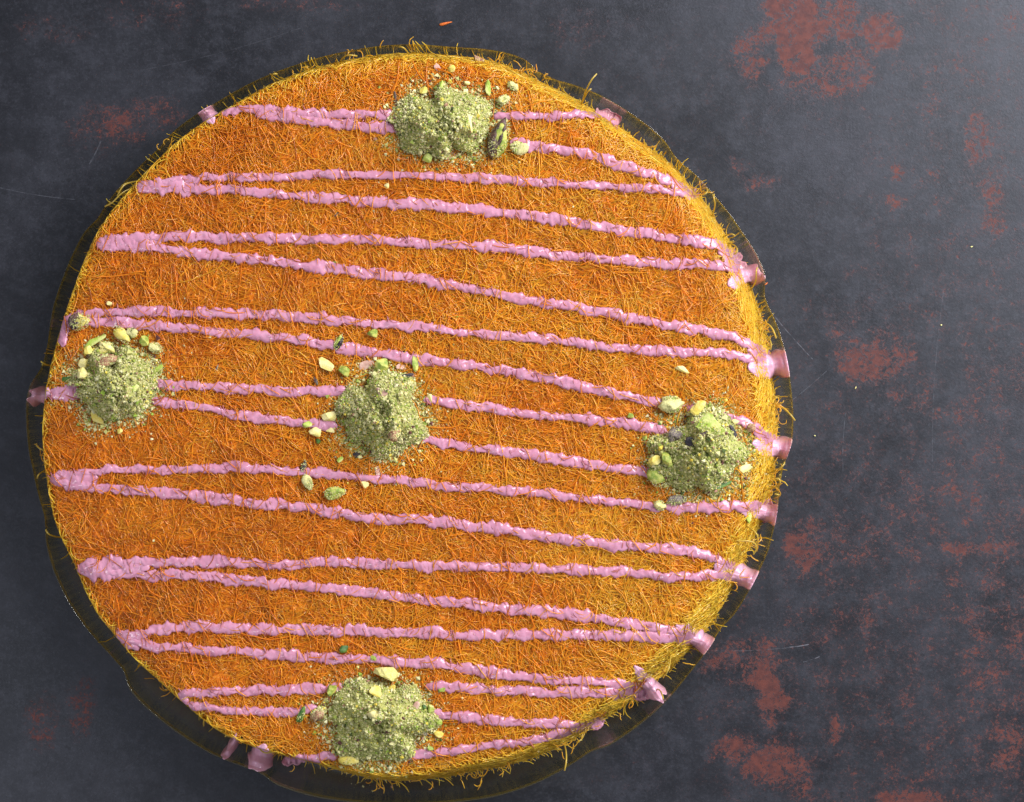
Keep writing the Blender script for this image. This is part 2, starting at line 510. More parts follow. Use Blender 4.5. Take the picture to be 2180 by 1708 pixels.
# ------------------------------------------------------------------ cream lines (measured centre lines)
LINES = [
 ([(468,240),(500,236),(540,233),(600,240),(680,243),(740,245),(820,243),(860,246)], 9.5),
 ([(1050,248),(1120,248),(1200,248),(1260,241),(1290,244),(1322,258)], 9),
 ([(545,242),(600,248),(680,258),(750,265),(810,273),(850,278)], 11),
 ([(1085,303),(1160,315),(1240,325),(1300,345),(1370,365),(1430,385),(1485,414)], 10),
 ([(1480,412),(1440,408),(1400,405),(1300,399),(1200,393),(1100,385),(1000,378),(920,375),(850,375),(760,370),(680,370),(620,378),(540,378),(460,378),(400,382),(340,390),(292,398)], 8.5),
 ([(290,400),(350,402),(400,402),(450,403),(560,408),(640,420),(740,425),(830,432),(920,437),(1000,445),(1080,455),(1160,462),(1240,478),(1320,490),(1400,503),(1470,512),(1530,520),(1560,545),(1585,578)], 10.5),
 ([(1590,580),(1540,565),(1480,562),(1400,560),(1300,552),(1200,545),(1120,535),(1020,523),(940,522),(870,515),(800,510),(700,510),(620,510),(560,505),(480,508),(400,505),(340,503),(270,510),(205,518)], 10),
 ([(205,520),(280,525),(360,530),(420,540),(500,550),(570,555),(650,570),(720,570),(790,585),(870,590),(950,605),(1030,618),(1090,632),(1160,645),(1240,655),(1320,675),(1400,688),(1480,702),(1550,715),(1610,735),(1640,765)], 10.5),
 ([(1640,770),(1600,760),(1530,752),(1450,748),(1380,745),(1300,740),(1230,732),(1150,720),(1060,715),(990,710),(900,697),(820,690),(740,685),(680,678),(600,672),(520,670),(450,668),(400,670),(330,665),(270,662),(200,666),(150,674),(134,694)], 9.5),
 ([(140,690),(190,684),(230,686),(300,692),(370,695),(440,703),(520,712),(590,718),(660,728),(720,738),(790,752),(860,760),(920,768),(1000,780),(1080,790),(1150,802),(1230,822),(1310,840),(1390,857),(1450,870)], 10),
 ([(1460,868),(1500,878),(1560,890),(1600,905),(1640,935),(1672,955)], 10),
 ([(104,842),(125,838),(150,835),(190,830)], 15),
 ([(320,820),(420,822),(500,828),(560,832),(620,835),(700,832),(740,832)], 9),
 ([(320,850),(400,865),(450,870),(500,885),(560,890),(620,898),(670,902),(720,908)], 9.5),
 ([(900,852),(1000,865),(1070,872),(1140,885),(1220,888),(1300,900),(1370,908),(1420,918)], 10),
 ([(890,930),(980,950),(1060,962),(1130,968),(1210,980),(1290,995),(1370,1003),(1410,1010)], 10),
 ([(107,1018),(150,1012),(180,1008),(230,1000),(300,1000),(380,1000),(440,998),(500,992),(560,1000),(640,1005),(700,1010),(760,1015),(820,1020),(900,1030),(980,1038),(1050,1042),(1140,1050),(1230,1060),(1300,1068),(1360,1075),(1410,1080)], 9),
 ([(1410,1076),(1450,1080),(1520,1080),(1590,1078),(1640,1086)], 11),
 ([(107,1020),(150,1030),(230,1040),(300,1045),(380,1052),(430,1055),(500,1068),(560,1072),(640,1080),(720,1090),(780,1105),(860,1105),(940,1112),(1000,1120),(1080,1128),(1150,1145),(1230,1150),(1310,1160),(1380,1165),(1450,1172),(1510,1185),(1560,1205),(1590,1232)], 11),
 ([(1585,1232),(1500,1225),(1430,1228),(1360,1222),(1290,1215),(1200,1212),(1120,1210),(1040,1205),(960,1208),(880,1203),(800,1200),(740,1200),(680,1195),(620,1205),(540,1200),(450,1195),(400,1196),(300,1197),(240,1202),(165,1210)], 10),
 ([(165,1214),(230,1218),(300,1225),(400,1222),(450,1228),(530,1238),(600,1245),(700,1252),(790,1262),(850,1270),(920,1278),(1000,1285),(1060,1295),(1130,1298),(1200,1308),(1280,1318),(1350,1330),(1400,1335),(1480,1355)], 10.5),
 ([(1500,1364),(1400,1354),(1320,1352),(1240,1352),(1150,1350),(1060,1352),(980,1355),(900,1345),(830,1348),(760,1345),(680,1340),(600,1342),(520,1335),(450,1335),(380,1335),(320,1342),(280,1355),(247,1350)], 11),
 ([(262,1362),(320,1375),(380,1380),(440,1385),(500,1385),(560,1392),(630,1398),(700,1402),(780,1403),(850,1410),(920,1410),(1000,1425),(1060,1435),(1130,1442),(1200,1450),(1280,1450),(1340,1460),(1400,1475)], 9.5),
 ([(1400,1476),(1330,1478),(1250,1475),(1180,1475),(1100,1470),(1030,1468),(960,1462),(905,1460)], 10),
 ([(735,1465),(700,1465),(640,1468),(570,1470),(500,1470),(430,1475),(378,1478)], 9),
 ([(402,1500),(440,1508),(500,1512),(560,1515),(620,1515),(680,1508)], 9),
 ([(900,1515),(930,1518),(1000,1530),(1060,1535),(1130,1540),(1200,1540),(1240,1545),(1290,1535)], 9),
 ([(1285,1538),(1200,1565),(1120,1580),(1050,1585),(980,1595),(920,1602),(860,1612)], 9.5),
 ([(720,1608),(690,1613),(640,1618),(600,1622)], 9),
 # thick joins where the line turns back
 ([(545,238),(600,240),(650,248)], 15), ([(302,399),(350,397),(420,398)], 15), ([(204,519),(260,517),(345,517)], 18), ([(110,1018),(150,1022),(210,1020)], 21),
 ([(166,1212),(230,1210),(320,1210)], 20), ([(250,1352),(280,1366),(296,1384)], 15), ([(1425,392),(1455,402),(1490,420)], 14),
 ([(1530,530),(1562,556),(1595,592)], 14), ([(1590,745),(1630,765),(1652,795)], 15), ([(1612,920),(1640,938),(1672,948)], 17),
 ([(1595,1075),(1625,1088),(1650,1098)], 17), ([(1520,1205),(1556,1216),(1592,1238)], 17), ([(1395,1345),(1440,1350),(1510,1366)], 18),
 ([(1330,1472),(1370,1474),(1412,1474)], 11), ([(136,672),(140,700),(134,740)], 9), ([(380,1476),(388,1486),(402,1500)], 9)]
# runs of cream that went down the side onto the glass
# where it ran down the side onto the glass: rim point, half width on the crust, half width at the rim
SMEARS = [(1624, 577, 21, 22), (1681, 772, 26, 26), (1690, 950, 23, 21), (1657, 1097, 20, 21), (1607, 1246, 21, 21),
          (1508, 1380, 17, 22), (1414, 1494, 11, 17), (60, 838, 13, 19), (436, 234, 14, 17), (545, 1640, 12, 30), (484, 1616, 3, 12)]


def resample(pts, step):
    p = np.array(pts, float)
    for _ in range(3):
        q = np.empty((2 * len(p), 2)); q[0] = p[0]; q[-1] = p[-1]
        q[1:-1:2] = .75 * p[:-1] + .25 * p[1:]; q[2:-1:2] = .25 * p[:-1] + .75 * p[1:]
        p = q
    d = np.concatenate([[0], np.cumsum(np.hypot(*np.diff(p, axis=0).T))])
    n = max(6, int(d[-1] / step))
    s = np.linspace(0, d[-1], n)
    return np.stack([np.interp(s, d, p[:, 0]), np.interp(s, d, p[:, 1])], -1), s


DRIZZLE = empty('cream_drizzle', (CX, CY, ZT))
tag(DRIZZLE, 'glossy pink cream drizzled in a thin zigzag across the golden kunafa', 'cream')


def cream(pts, hw, name, seed, parent, hs=.0012, calm=1.0, label=None):
    P, s = resample(pts, 2.0)
    n = len(P)
    T = np.gradient(P, axis=0); T /= np.hypot(T[:, 0], T[:, 1])[:, None] + 1e-9
    Nn = np.stack([-T[:, 1], T[:, 0]], -1)
    P = P + Nn * ((vnoise(s / 26, s * 0, seed) - .5) * 4.5 * calm)[:, None]
    L = s[-1]
    endt = np.clip(np.minimum(s, L - s) / (min(hw * (1.7 if hw < 14 else 2.6), L * .5) if calm > .5 else 5.0), 0, 1)
    hw = hw * 1.2
    taper = np.sqrt(1 - (1 - endt) ** 2) * .98 + .02
    base = hw * (.86 + .42 * (vnoise(s / 32, s * 0 + 5, seed) - .35) * calm)
    U = np.array([-1, -.88, -.68, -.42, -.14, .14, .42, .68, .88, 1.])
    m = len(U)
    V = np.zeros((n, m + 2, 3))
    for k, u in enumerate(U):
        side = 0 if u < 0 else 1
        tooth = (vnoise(s / 11.0, s * 0 + 11 + 7 * side, seed + 1) - .5) * .75 + (np.abs(vnoise(s / 5.5, s * 0 + 31 + 7 * side, seed + 1) - .5) ** .7 - .35) * .55
        ww = base * taper * (1 + tooth * abs(u) ** 1.5 * calm)
        q = P + Nn * (u * ww)[:, None]
        x, y = W(q[:, 0], q[:, 1])
        for _ in range(2):
            x, y = W(q[:, 0], q[:, 1], np.clip(surf(x, y), 0, ZT))
        rb = vnoise(s / 13 + u * .8, s * 0 + u * .7 + 50, seed + 2)
        ribs = 1 - np.abs(rb - .5) * 2.2
        ribs2 = vnoise(s / 5.5 - u * 1.0, s * 0 + u * 1.2 + 20, seed + 3)
        hh = hs * (max(0, 1 - u * u) ** .55) * (.35 + .62 * ribs * calm + .36 * ribs2 * calm + (1 - calm) * .7) * (.35 + .65 * taper)
        base_z = surf(x, y)
        if calm < .5:      # runs pool level between the pastry and the rim
            base_z = np.maximum(base_z, .0178)
        z = base_z + hh + (.0004 if calm > .5 else .0002) - (abs(u) > .95) * .0009
        V[:, k] = np.stack([x, y, z], -1)
    dp = .0009 if calm > .5 else .006
    V[:, m] = V[:, m - 1]; V[:, m, 2] -= dp
    V[:, m + 1] = V[:, 0]; V[:, m + 1, 2] -= dp
    m += 2
    idx = np.arange(n * m).reshape(n, m)
    nx = np.roll(idx, -1, axis=1)
    F = np.stack([idx[:-1], nx[:-1], nx[1:], idx[1:]], -1).reshape(-1, 4)
    me = mesh_np(name, V.reshape(-1, 3), F, M_cream)
    if sum(p.normal.z for p in list(me.polygons)[:: max(1, len(me.polygons) // 200)] if abs(p.normal.z) > .3 and p.center.z > 0) < 0: me.flip_normals()
    o = link(name, me, parent)
    if label: o['label'] = label
    return o


for i, (pts, hw) in enumerate(LINES):
    cream(pts, hw, 'stripe', 100 + 5 * i, DRIZZLE)


def smear(px, py, w0, w1, seed):
    """cream that ran from the crust's edge down the side and up the glass to the rim"""
    x, y = W(px, py, ZR)
    tc = math.atan2(float(y) - CY, float(x) - CX)
    nu, nv = 44, 21
    u = np.linspace(0, 1, nu)[:, None]; v = np.linspace(-1, 1, nv)[None, :]
    lob = 1 + .22 * (vnoise(u * 4 + 3, u * 0 + seed, 5) - .5) + .20 * (vnoise(u * 11, u * 0 + seed * 3, 6) - .5)
    lean = (vnoise(u * 2, u * 0 + seed * 7, 8) - .5) * 14
    hw = (w0 + (w1 - w0) * u ** .7) * lob * K * (.15 + .85 * np.clip(u / .22, 0, 1) ** .7)
    sidev = 1 + .35 * (vnoise(u * 6 + np.sign(v) * 9, u * 0 + seed, 12) - .5)
    th = tc + (v * hw * sidev + lean * K) / .155
    r0 = at(RT, th) - .0025; r1 = at(RR, th) - .0001
    end = 1 - .10 * v ** 2 - .12 * vnoise(v * 2.5 + seed, v * 0, 3)
    r = r0 + (r1 - r0) * u * np.where(r1 - at(RB_, th) > .006, end, 1)
    X = CX + r * np.cos(th); Y = CY + r * np.sin(th)
    z0 = surf(X, Y)
    fill = np.clip(.0172 - z0, 0, .009) * np.clip((r - at(RT, th)) / .004, 0, 1)
    rip = .65 + .7 * vnoise(th * 900, r * 250, seed)
    Z = z0 + (fill + .0009 * rip) * np.clip(1 - v ** 2, 0, 1) ** .6 + .0003 - .0012 * (np.abs(v) > .99)
    V = np.stack([X, Y, Z], -1)
    Vb = V.copy(); Vb[:, :, 2] = np.minimum(Z, z0) - .0006
    idx = np.arange(nu * nv).reshape(nu, nv); b = idx + nu * nv
    q = lambda a_, b_, c_, d_: np.stack([a_.ravel(), b_.ravel(), c_.ravel(), d_.ravel()], -1)
    F = np.vstack([q(idx[:-1, :-1], idx[1:, :-1], idx[1:, 1:], idx[:-1, 1:]), q(b[:-1, :-1], b[:-1, 1:], b[1:, 1:], b[1:, :-1]),
                   q(idx[:-1, 0], b[:-1, 0], b[1:, 0], idx[1:, 0]), q(idx[1:, -1], b[1:, -1], b[:-1, -1], idx[:-1, -1]),
                   q(idx[-1, :-1], b[-1, :-1], b[-1, 1:], idx[-1, 1:]), q(idx[0, 1:], b[0, 1:], b[0, :-1], idx[0, :-1])])
    link('drip', mesh_np('drip', np.vstack([V.reshape(-1, 3), Vb.reshape(-1, 3)]), F, M_cream_lit), DRIZZLE)


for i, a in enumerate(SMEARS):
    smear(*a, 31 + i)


# ------------------------------------------------------------------ kunafa
def threads(P, th, L, kap, rad, col, pitch, arch, seg=5, sides=3, name='threads', drape=True, zoff=None, wob=.25, zfun=surf):
    """one joined mesh of curved threads. P (n,2) start, th heading, L length, kap curvature"""
    n = len(P)
    x = P[:, 0].copy(); y = P[:, 1].copy()
    pts = np.zeros((n, seg + 1, 3)); tan = np.zeros((n, seg + 1))
    a = th.copy()
    for k in range(seg + 1):
        pts[:, k, 0] = x; pts[:, k, 1] = y; tan[:, k] = a
        x = x + np.cos(a) * L / seg; y = y + np.sin(a) * L / seg
        a = a + kap / seg + rng.normal(0, wob, n) / seg
    u = np.linspace(0, 1, seg + 1)[None, :]
    z = zfun(pts[:, :, 0], pts[:, :, 1]) + zoff[:, None]
    z = z + pitch[:, None] * L[:, None] * (u - .5) + arch[:, None] * L[:, None] * 4 * u * (1 - u)
    pts[:, :, 2] = z
    tv = np.gradient(pts, axis=1); tv /= np.linalg.norm(tv, axis=2, keepdims=True) + 1e-12
    side = np.stack([-np.sin(tan), np.cos(tan), np.zeros_like(tan)], -1)
    up = np.cross(tv, side)
    V = np.zeros((n, seg + 1, sides, 3))
    tap = np.ones(seg + 1); tap[-1] = .55; tap[0] = .7
    for k in range(sides):
        ph = math.pi / 2 + 2 * math.pi * k / sides
        V[:, :, k] = pts + (side * math.cos(ph) + up * math.sin(ph)) * rad[:, None, None] * tap[None, :, None]
    idx = np.arange(n * (seg + 1) * sides).reshape(n, seg + 1, sides)
    nx = np.roll(idx, -1, axis=2)
    F = np.stack([idx[:, :-1], nx[:, :-1], nx[:, 1:], idx[:, 1:]], -1).reshape(-1, 4)
    cc = np.repeat(col[:, None, :], (seg + 1) * sides, axis=1).reshape(-1, 3)
    return mesh_np(name, V.reshape(-1, 3), F, M_thread, cc)


def lerp(a, b, t): return a[None, :] * (1 - t[:, None]) + b[None, :] * t[:, None]


YEL = np.array([.99, .63, .055]); GOLD = np.array([.97, .48, .030]); ORA = np.array([.93, .36, .022]); BRO = np.array([.66, .185, .012]); LEM = np.array([1.0, .78, .09])


def tone(x, y, jit, edge=None):
    """how toasted a thread is at this spot of the crust"""
    px = (x - CX) / .156
    b = .35 - .24 * px + .50 * (fbm(x * 22 + 3, y * 22, 21, 3) - .5) + .5 * (fbm(x * 75, y * 75, 25, 2) - .5) + jit
    if edge is not None: b = b - edge
    b = np.clip(b, 0, 1)
    c = np.where((b < .33)[:, None], lerp(YEL, GOLD, b / .33), np.where((b < .66)[:, None], lerp(GOLD, ORA, (b - .33) / .33), lerp(ORA, BRO, (b - .66) / .34)))
    return c * rng.uniform(.86, 1.1, len(x))[:, None]


def build_kunafa():
    root = empty('kunafa', (CX, CY, ZB))
    tag(root, 'large round golden kunafa of shredded pastry on an amber glass plate', 'pastry')
    # the solid core below the threads
    rings = []
    for t in (0.0, .25, .5, .75):
        rings.append((t, 'side'))
    V = []; nr = 0
    def ring(r, z):
        V.append(np.stack([CX + r * np.cos(TH), CY + r * np.sin(TH), np.broadcast_to(z, (NA,))], -1))
    ring((RB_ - .003) * .2, .0056)
    ring(RB_ - .004, .0056)
    for t in (.95, .8, .6, .4, .2, .05):
        r = RT + (np.maximum(RB_, RT + .0025) - RT) * t - .0018
        ring(r, ZT - .0022 + (ZB - ZT) * t ** 1.25 - .001)
    for q in np.linspace(1, 0.02, 34):
        r = (RT - .003) * q
        x = CX + r * np.cos(TH); y = CY + r * np.sin(TH)
        ring(r, surf(x, y) - .0011 + (vnoise(x * 2600, y * 2600, 15) - .5) * .0004)
    k = len(V); V = np.vstack(V)
    j = np.arange(NA); j2 = (j + 1) % NA
    F = np.vstack([np.stack([i * NA + j, i * NA + j2, (i + 1) * NA + j2, (i + 1) * NA + j], -1) for i in range(k - 1)])
    F = np.vstack([F])
    link('core', mesh_np('core', V, F, M_body), root)

    # crust: shredded pastry threads, several layers deep
    n = 62000
    r = np.sqrt(rng.random(n)) * 1.0; th = rng.uniform(-math.pi, math.pi, n)
    R = at(RT, th) * r
    x = CX + R * np.cos(th); y = CY + R * np.sin(th)
    head = vnoise(x * 60, y * 60, 71) * math.pi * 3 + rng.normal(0, .75, n) + math.pi * .2
    L = rng.gamma(5, .0014, n).clip(.0025, .014)
    out = np.abs(np.cos(head - th)) * L / 2 - .0006      # keep both ends of a thread on the crust
    over = np.maximum(R + out - at(RT, th), 0)
    x -= np.cos(th) * over; y -= np.sin(th) * over
    x -= np.cos(head) * L / 2; y -= np.sin(head) * L / 2
    lay = rng.random(n)
    zoff = -.0010 + lay * .0013
    jit = rng.normal(0, .14, n) + (lay - .55) * .15
    edge = np.clip((r - .955) / .045, 0, 1) * .45 * np.where(th > -2.3, 1, .4)
    col = tone(x, y, jit, edge)
    kap = rng.normal(0, 1.1, n)
    rad = rng.uniform(.00018, .00029, n)
    # keep ends from hanging past the edge too far
    link('crust_threads', threads(np.stack([x, y], -1), head, L, kap, rad, col, rng.normal(0, .16, n), np.abs(rng.normal(0, .03, n)),
                                  zoff=zoff, seg=4, name='crust_threads'), root)['kind'] = 'stuff'

    # longer toasted strands lying on top, some across the cream
    n = 650
    r = np.sqrt(rng.random(n)) * .97; th = rng.uniform(-math.pi, math.pi, n)
    R = at(RT, th) * r
    x = CX + R * np.cos(th); y = CY + R * np.sin(th)
    head = np.where(rng.random(n) < .5, rng.normal(-1.2, .5, n), rng.uniform(0, 6.28, n))
    L = rng.uniform(.012, .030, n)
    link('long_strands', threads(np.stack([x - np.cos(head) * L / 2, y - np.sin(head) * L / 2], -1), head, L, rng.normal(0, .8, n), rng.uniform(.00020, .00030, n),
                                 tone(x, y, rng.normal(.12, .16, n)), rng.normal(0, .02, n), np.abs(rng.normal(0, .012, n)),
                                 seg=9, zoff=rng.uniform(.0003, .0008, n), wob=.9, name='long_strands'), root)['kind'] = 'stuff'
    # strands lying over the cream lines
    X = []; 
    for pts, hw in LINES[:29]:
        P, s = resample(pts, 2.0)
        m = int(s[-1] / 26)
        i = rng.integers(0, len(P), m); X.append(P[i] + rng.normal(0, 4, (m, 2)))
    X = np.vstack(X); n = len(X)
    x, y = W(X[:, 0], X[:, 1])
    head = rng.normal(-1.35, .55, n); L = rng.uniform(.005, .011, n)
    link('strands_on_cream', threads(np.stack([x - np.cos(head) * L / 2, y - np.sin(head) * L / 2], -1), head, L, rng.normal(0, .9, n), rng.uniform(.00017, .00025, n),
                                     tone(x, y, rng.normal(.10, .14, n)), rng.normal(0, .02, n), np.full(n, .06),
                                     seg=8, zoff=rng.uniform(.0008, .0016, n), wob=.6, name='strands_on_cream'), root)['kind'] = 'stuff'

    # strands under the cream, glazed pink where they cross it
    X = []; A = []
    for pts, hw in LINES[:29]:
        P, s = resample(pts, 2.0)
        m = int(s[-1] / 11)
        i = rng.integers(0, len(P), m); X.append(P[i] + rng.normal(0, 2.5, (m, 2)))
    X = np.vstack(X); n = len(X)
    x, y = W(X[:, 0], X[:, 1])
    head = rng.normal(-1.35, .6, n); L = rng.uniform(.0028, .0052, n)
    c = lerp(np.array([.70, .30, .38]), np.array([.80, .33, .22]), rng.random(n) ** 1.5)
    link('glazed_strands', threads(np.stack([x - np.cos(head) * L / 2, y - np.sin(head) * L / 2], -1), head, L, rng.normal(0, .7, n), rng.uniform(.00022, .00034, n),
                                   c, rng.normal(0, .03, n), np.full(n, .10), seg=6, zoff=rng.uniform(.0007, .0012, n), wob=.3, name='glazed_strands'), root)['kind'] = 'stuff'

    # paler untoasted threads round the side
    n = 13000
    th = rng.uniform(-math.pi, math.pi, n)
    wgt = np.clip((at(RB_, th) - at(RT, th)) / .012, .25, 1)
    th = th[rng.random(n) < wgt]; n = len(th)
    t = rng.random(n) ** .9
    a, b = at(RT, th), np.maximum(at(RB_, th), at(RT, th) + .0025)
    R = a + (b - a) * t
    x = CX + R * np.cos(th); y = CY + R * np.sin(th)
    head = th + math.pi / 2 + np.where(rng.random(n) < .62, rng.normal(-.35, .4, n), rng.uniform(-3.1, 3.1, n))
    L = rng.gamma(5, .0016, n).clip(.003, .014)
    # threads that head outward are short
    outw = np.abs(np.cos(head - th)); L *= 1 - .45 * outw
    lim = np.maximum(at(RB_, th), a + .0005) + .0004
    over = np.maximum(R + np.abs(np.cos(head - th)) * L / 2 - lim, 0)
    x -= np.cos(th) * over; y -= np.sin(th) * over
    c = lerp(LEM, GOLD, np.clip(rng.normal(-.03, .16, n) + (1 - t) * .18, 0, 1)) * rng.uniform(.92, 1.1, n)[:, None]
    link('side_threads', threads(np.stack([x - np.cos(head) * L / 2, y - np.sin(head) * L / 2], -1), head, L, rng.normal(0, 1.0, n), rng.uniform(.0002, .0003, n),
                                 c, rng.normal(0, .05, n), np.abs(rng.normal(0, .03, n)), zoff=rng.uniform(-.0005, .0012, n), name='side_threads', seg=5), root)['kind'] = 'stuff'
    # frizz standing out from the edge
    n = 60
    th = rng.uniform(-math.pi, math.pi, n)
    clump = vnoise(th * 9 + 40, th * 0, 91)
    th = th[rng.random(n) < (.02 + .6 * clump ** 2)]
    for tx, ty, cnt, sp in [(1655, 868, 26, .012), (1655, 1030, 34, .022), (1640, 690, 34, .025), (1602, 1145, 22, .02), (1120, 150, 26, .03), (1060, 135, 14, .02),
                            (740, 120, 18, .04), (640, 145, 10, .03), (350, 325, 14, .03), (1230, 1575, 22, .03), (1010, 1640, 30, .05), (1330, 1490, 10, .02),
                            (860, 1655, 20, .06), (600, 1595, 14, .04), (350, 1440, 12, .03), (1500, 410, 10, .02), (100, 960, 10, .02), (1560, 1240, 10, .02)]:
        wx_, wy_ = W(tx, ty, .02)
        th = np.concatenate([th, math.atan2(float(wy_) - CY, float(wx_) - CX) + rng.normal(0, sp, cnt // 2)])
    n = len(th)
    R = np.maximum(at(RB_, th) * 1.0, at(RT, th)) - rng.uniform(0, .004, n)
    x = CX + R * np.cos(th); y = CY + R * np.sin(th)
    head = th + rng.normal(0, 1.45, n)
    L = rng.uniform(.0025, .0065, n)
    def zside(X_, Y_):
        t_ = np.arctan2(Y_ - CY, X_ - CX)
        return np.full_like(X_, .021)
    c = lerp(YEL, GOLD, np.clip(rng.normal(.2, .25, n), 0, 1)) * rng.uniform(.8, 1.0, n)[:, None]
    link('frizz', threads(np.stack([x, y], -1), head, L, rng.normal(0, 1.6, n), rng.uniform(.0002, .0003, n), c,
                          rng.normal(0, .2, n), np.abs(rng.normal(0, .05, n)), zoff=rng.uniform(-.011, .012, n), seg=7, wob=1.2, zfun=zside, name='frizz'), root)['kind'] = 'stuff'
    # the loose ends one can pick out
    ends = [[(1240,212),(1248,190),(1258,172),(1270,158)], [(1243,205),(1250,196),(1258,190)], [(292,382),(268,392),(258,405),(250,418)], [(250,418),(252,400),(272,390)],
            [(282,400),(262,412),(250,425),(240,434),(224,440)], [(1652,858),(1668,868),(1680,880),(1692,895)], [(1640,1010),(1656,1000),(1668,990),(1670,984)],
            [(1640,1045),(1652,1040),(1662,1030),(1658,1018),(1650,1020)], [(1492,402),(1502,394),(1508,402),(1504,412),(1496,416)], [(1522,455),(1524,438),(1518,420),(1520,414)],
            [(1545,500),(1556,498),(1564,502)], [(1558,512),(1568,522),(1570,538),(1562,542)], [(1605,615),(1612,600),(1608,580),(1612,570)],
            [(1200,1585),(1206,1600),(1206,1618),(1202,1640)], [(1250,1560),(1240,1572),(1228,1580)], [(600,1586),(580,1600),(560,1600),(548,1582),(552,1572)],
            [(440,1520),(436,1535),(434,1545)], [(490,1580),(484,1562),(480,1568)], [(1555,1150),(1600,1150),(1612,1165),(1604,1180)], [(1590,1120),(1612,1135),(1612,1160)],
            [(1620,680),(1640,690),(1652,720)], [(1630,700),(1642,730),(1640,745)], [(1070,142),(1085,150),(1100,160),(1118,168)], [(720,128),(735,118),(760,120)],
            [(580,168),(575,160),(590,158)], [(870,112),(862,104),(850,100)], [(100,960),(80,950),(78,945)], [(94,1000),(84,1010),(80,1018)], [(100,780),(88,770)],
            [(1430,1398),(1424,1420),(1416,1438)], [(1402,1480),(1408,1472),(1412,1488)], [(1660,1065),(1664,1055),(1650,1052)], [(125,1150),(105,1138),(98,1128)]]
    for pts in ends:
        P, s = resample(pts, 2.5)
        seg = len(P) - 1
        x, y = W(P[:, 0], P[:, 1], .030)
        z = .030 + np.sin(np.linspace(0, 3, seg + 1)) * .003
        zi = float(surf(x[0], y[0])); z = z + (min(zi, .034) - .030) * (1 - np.linspace(0, 1, seg + 1)) ** 2
        pt = np.stack([x, y, z], -1)
        tv = np.gradient(pt, axis=0); tv /= np.linalg.norm(tv, axis=1, keepdims=True)
        sd = np.cross(tv, [0, 0, 1.]); sd /= np.linalg.norm(sd, axis=1, keepdims=True) + 1e-9
        up = np.cross(sd, tv)
        V = np.stack([pt + (sd * math.cos(p_) + up * math.sin(p_)) * .00036 for p_ in np.arange(5) * 2 * math.pi / 5], 1)
        idx = np.arange((seg + 1) * 5).reshape(seg + 1, 5); nx = np.roll(idx, -1, axis=1)
        F = np.stack([idx[:-1], nx[:-1], nx[1:], idx[1:]], -1).reshape(-1, 4)
        c = np.tile(np.array([.78, .58, .10]) * random.uniform(.8, 1), ((seg + 1) * 5, 1))
        link('loose_thread', mesh_np('loose_thread', V.reshape(-1, 3), F, M_thread, c), root)


build_kunafa()

# ------------------------------------------------------------------ pistachio
# mounds: centre, radii, height (mm), extra lumps
MOUNDS = [
 dict(c=(948, 262), r=(128, 84), h=.0140, lumps=[(975, 240, 75, 55, .004), (900, 290, 50, 40, .003)],
      label='mound of ground pistachio near the top edge with a half nut leaning on it'),
 dict(c=(242, 822), r=(102, 92), h=.0150, lumps=[(255, 850, 60, 50, .004), (210, 740, 50, 40, .002)],
      label='mound of ground pistachio at the left edge below the chunky pieces'),
 dict(c=(812, 884), r=(108, 104), h=.0150, lumps=[(835, 855, 70, 60, .006), (790, 900, 50, 50, .002)],
      label='mound of ground pistachio in the middle of the kunafa'),
 dict(c=(1492, 965), r=(118, 104), h=.0135, lumps=[(1525, 985, 55, 55, .007), (1500, 925, 60, 40, .005), (1400, 1010, 40, 40, .002)],
      label='dark, chunky mound of ground pistachio by the right edge'),
 dict(c=(808, 1538), r=(130, 104), h=.0150, lumps=[(815, 1525, 70, 60, .005)],
      label='mound of ground pistachio near the bottom edge with a yellow lump above')]


def mound_h(px, py):
    """height of the heaps above the pastry"""
    h = np.zeros(np.shape(px))
    for m in MOUNDS:
        d = np.hypot((px - m['c'][0]) / m['r'][0], (py - m['c'][1]) / m['r'][1])
        ang = np.arctan2(py - m['c'][1], px - m['c'][0])
        d = d / (.86 + .45 * (vnoise(ang * 2.4 + 20, ang * 0 + m['c'][0], 33) - .5))
        k = m['h'] * np.clip((1 - d) * 1.5, 0, 1) ** .80
        for lx, ly, rx, ry, lh in m['lumps']:
            k = k + lh * np.exp(-(((px - lx) / rx) ** 2 + ((py - ly) / ry) ** 2) * 1.6) * (d < 1.1)
        k = .98 * k * (.74 + .75 * (fbm(px / 30, py / 30, 81, 4) - .3)) * (1 + .25 * (vnoise(px / 5, py / 5, 87) - .5))
        h = np.maximum(h, k * (d < 1))
    return h


def world(px, py, extra=0.0):
    """grid point as seen -> place on the heap (two fixed-point steps for the height)"""
    px = np.asarray(px, float); py = np.asarray(py, float)
    z = np.full(px.shape, ZT)
    for _ in range(3):
        x, y = W(px, py, z)
        z = surf(x, y) + mound_h(px, py) + extra
    return x, y, z


OCT = np.array([[1, 0, 0], [-1, 0, 0], [0, 1, 0], [0, -1, 0], [0, 0, 1], [0, 0, -1.]])
OCF = np.array([[0, 2, 4], [2, 1, 4], [1, 3, 4], [3, 0, 4], [2, 0, 5], [1, 2, 5], [3, 1, 5], [0, 3, 5]])


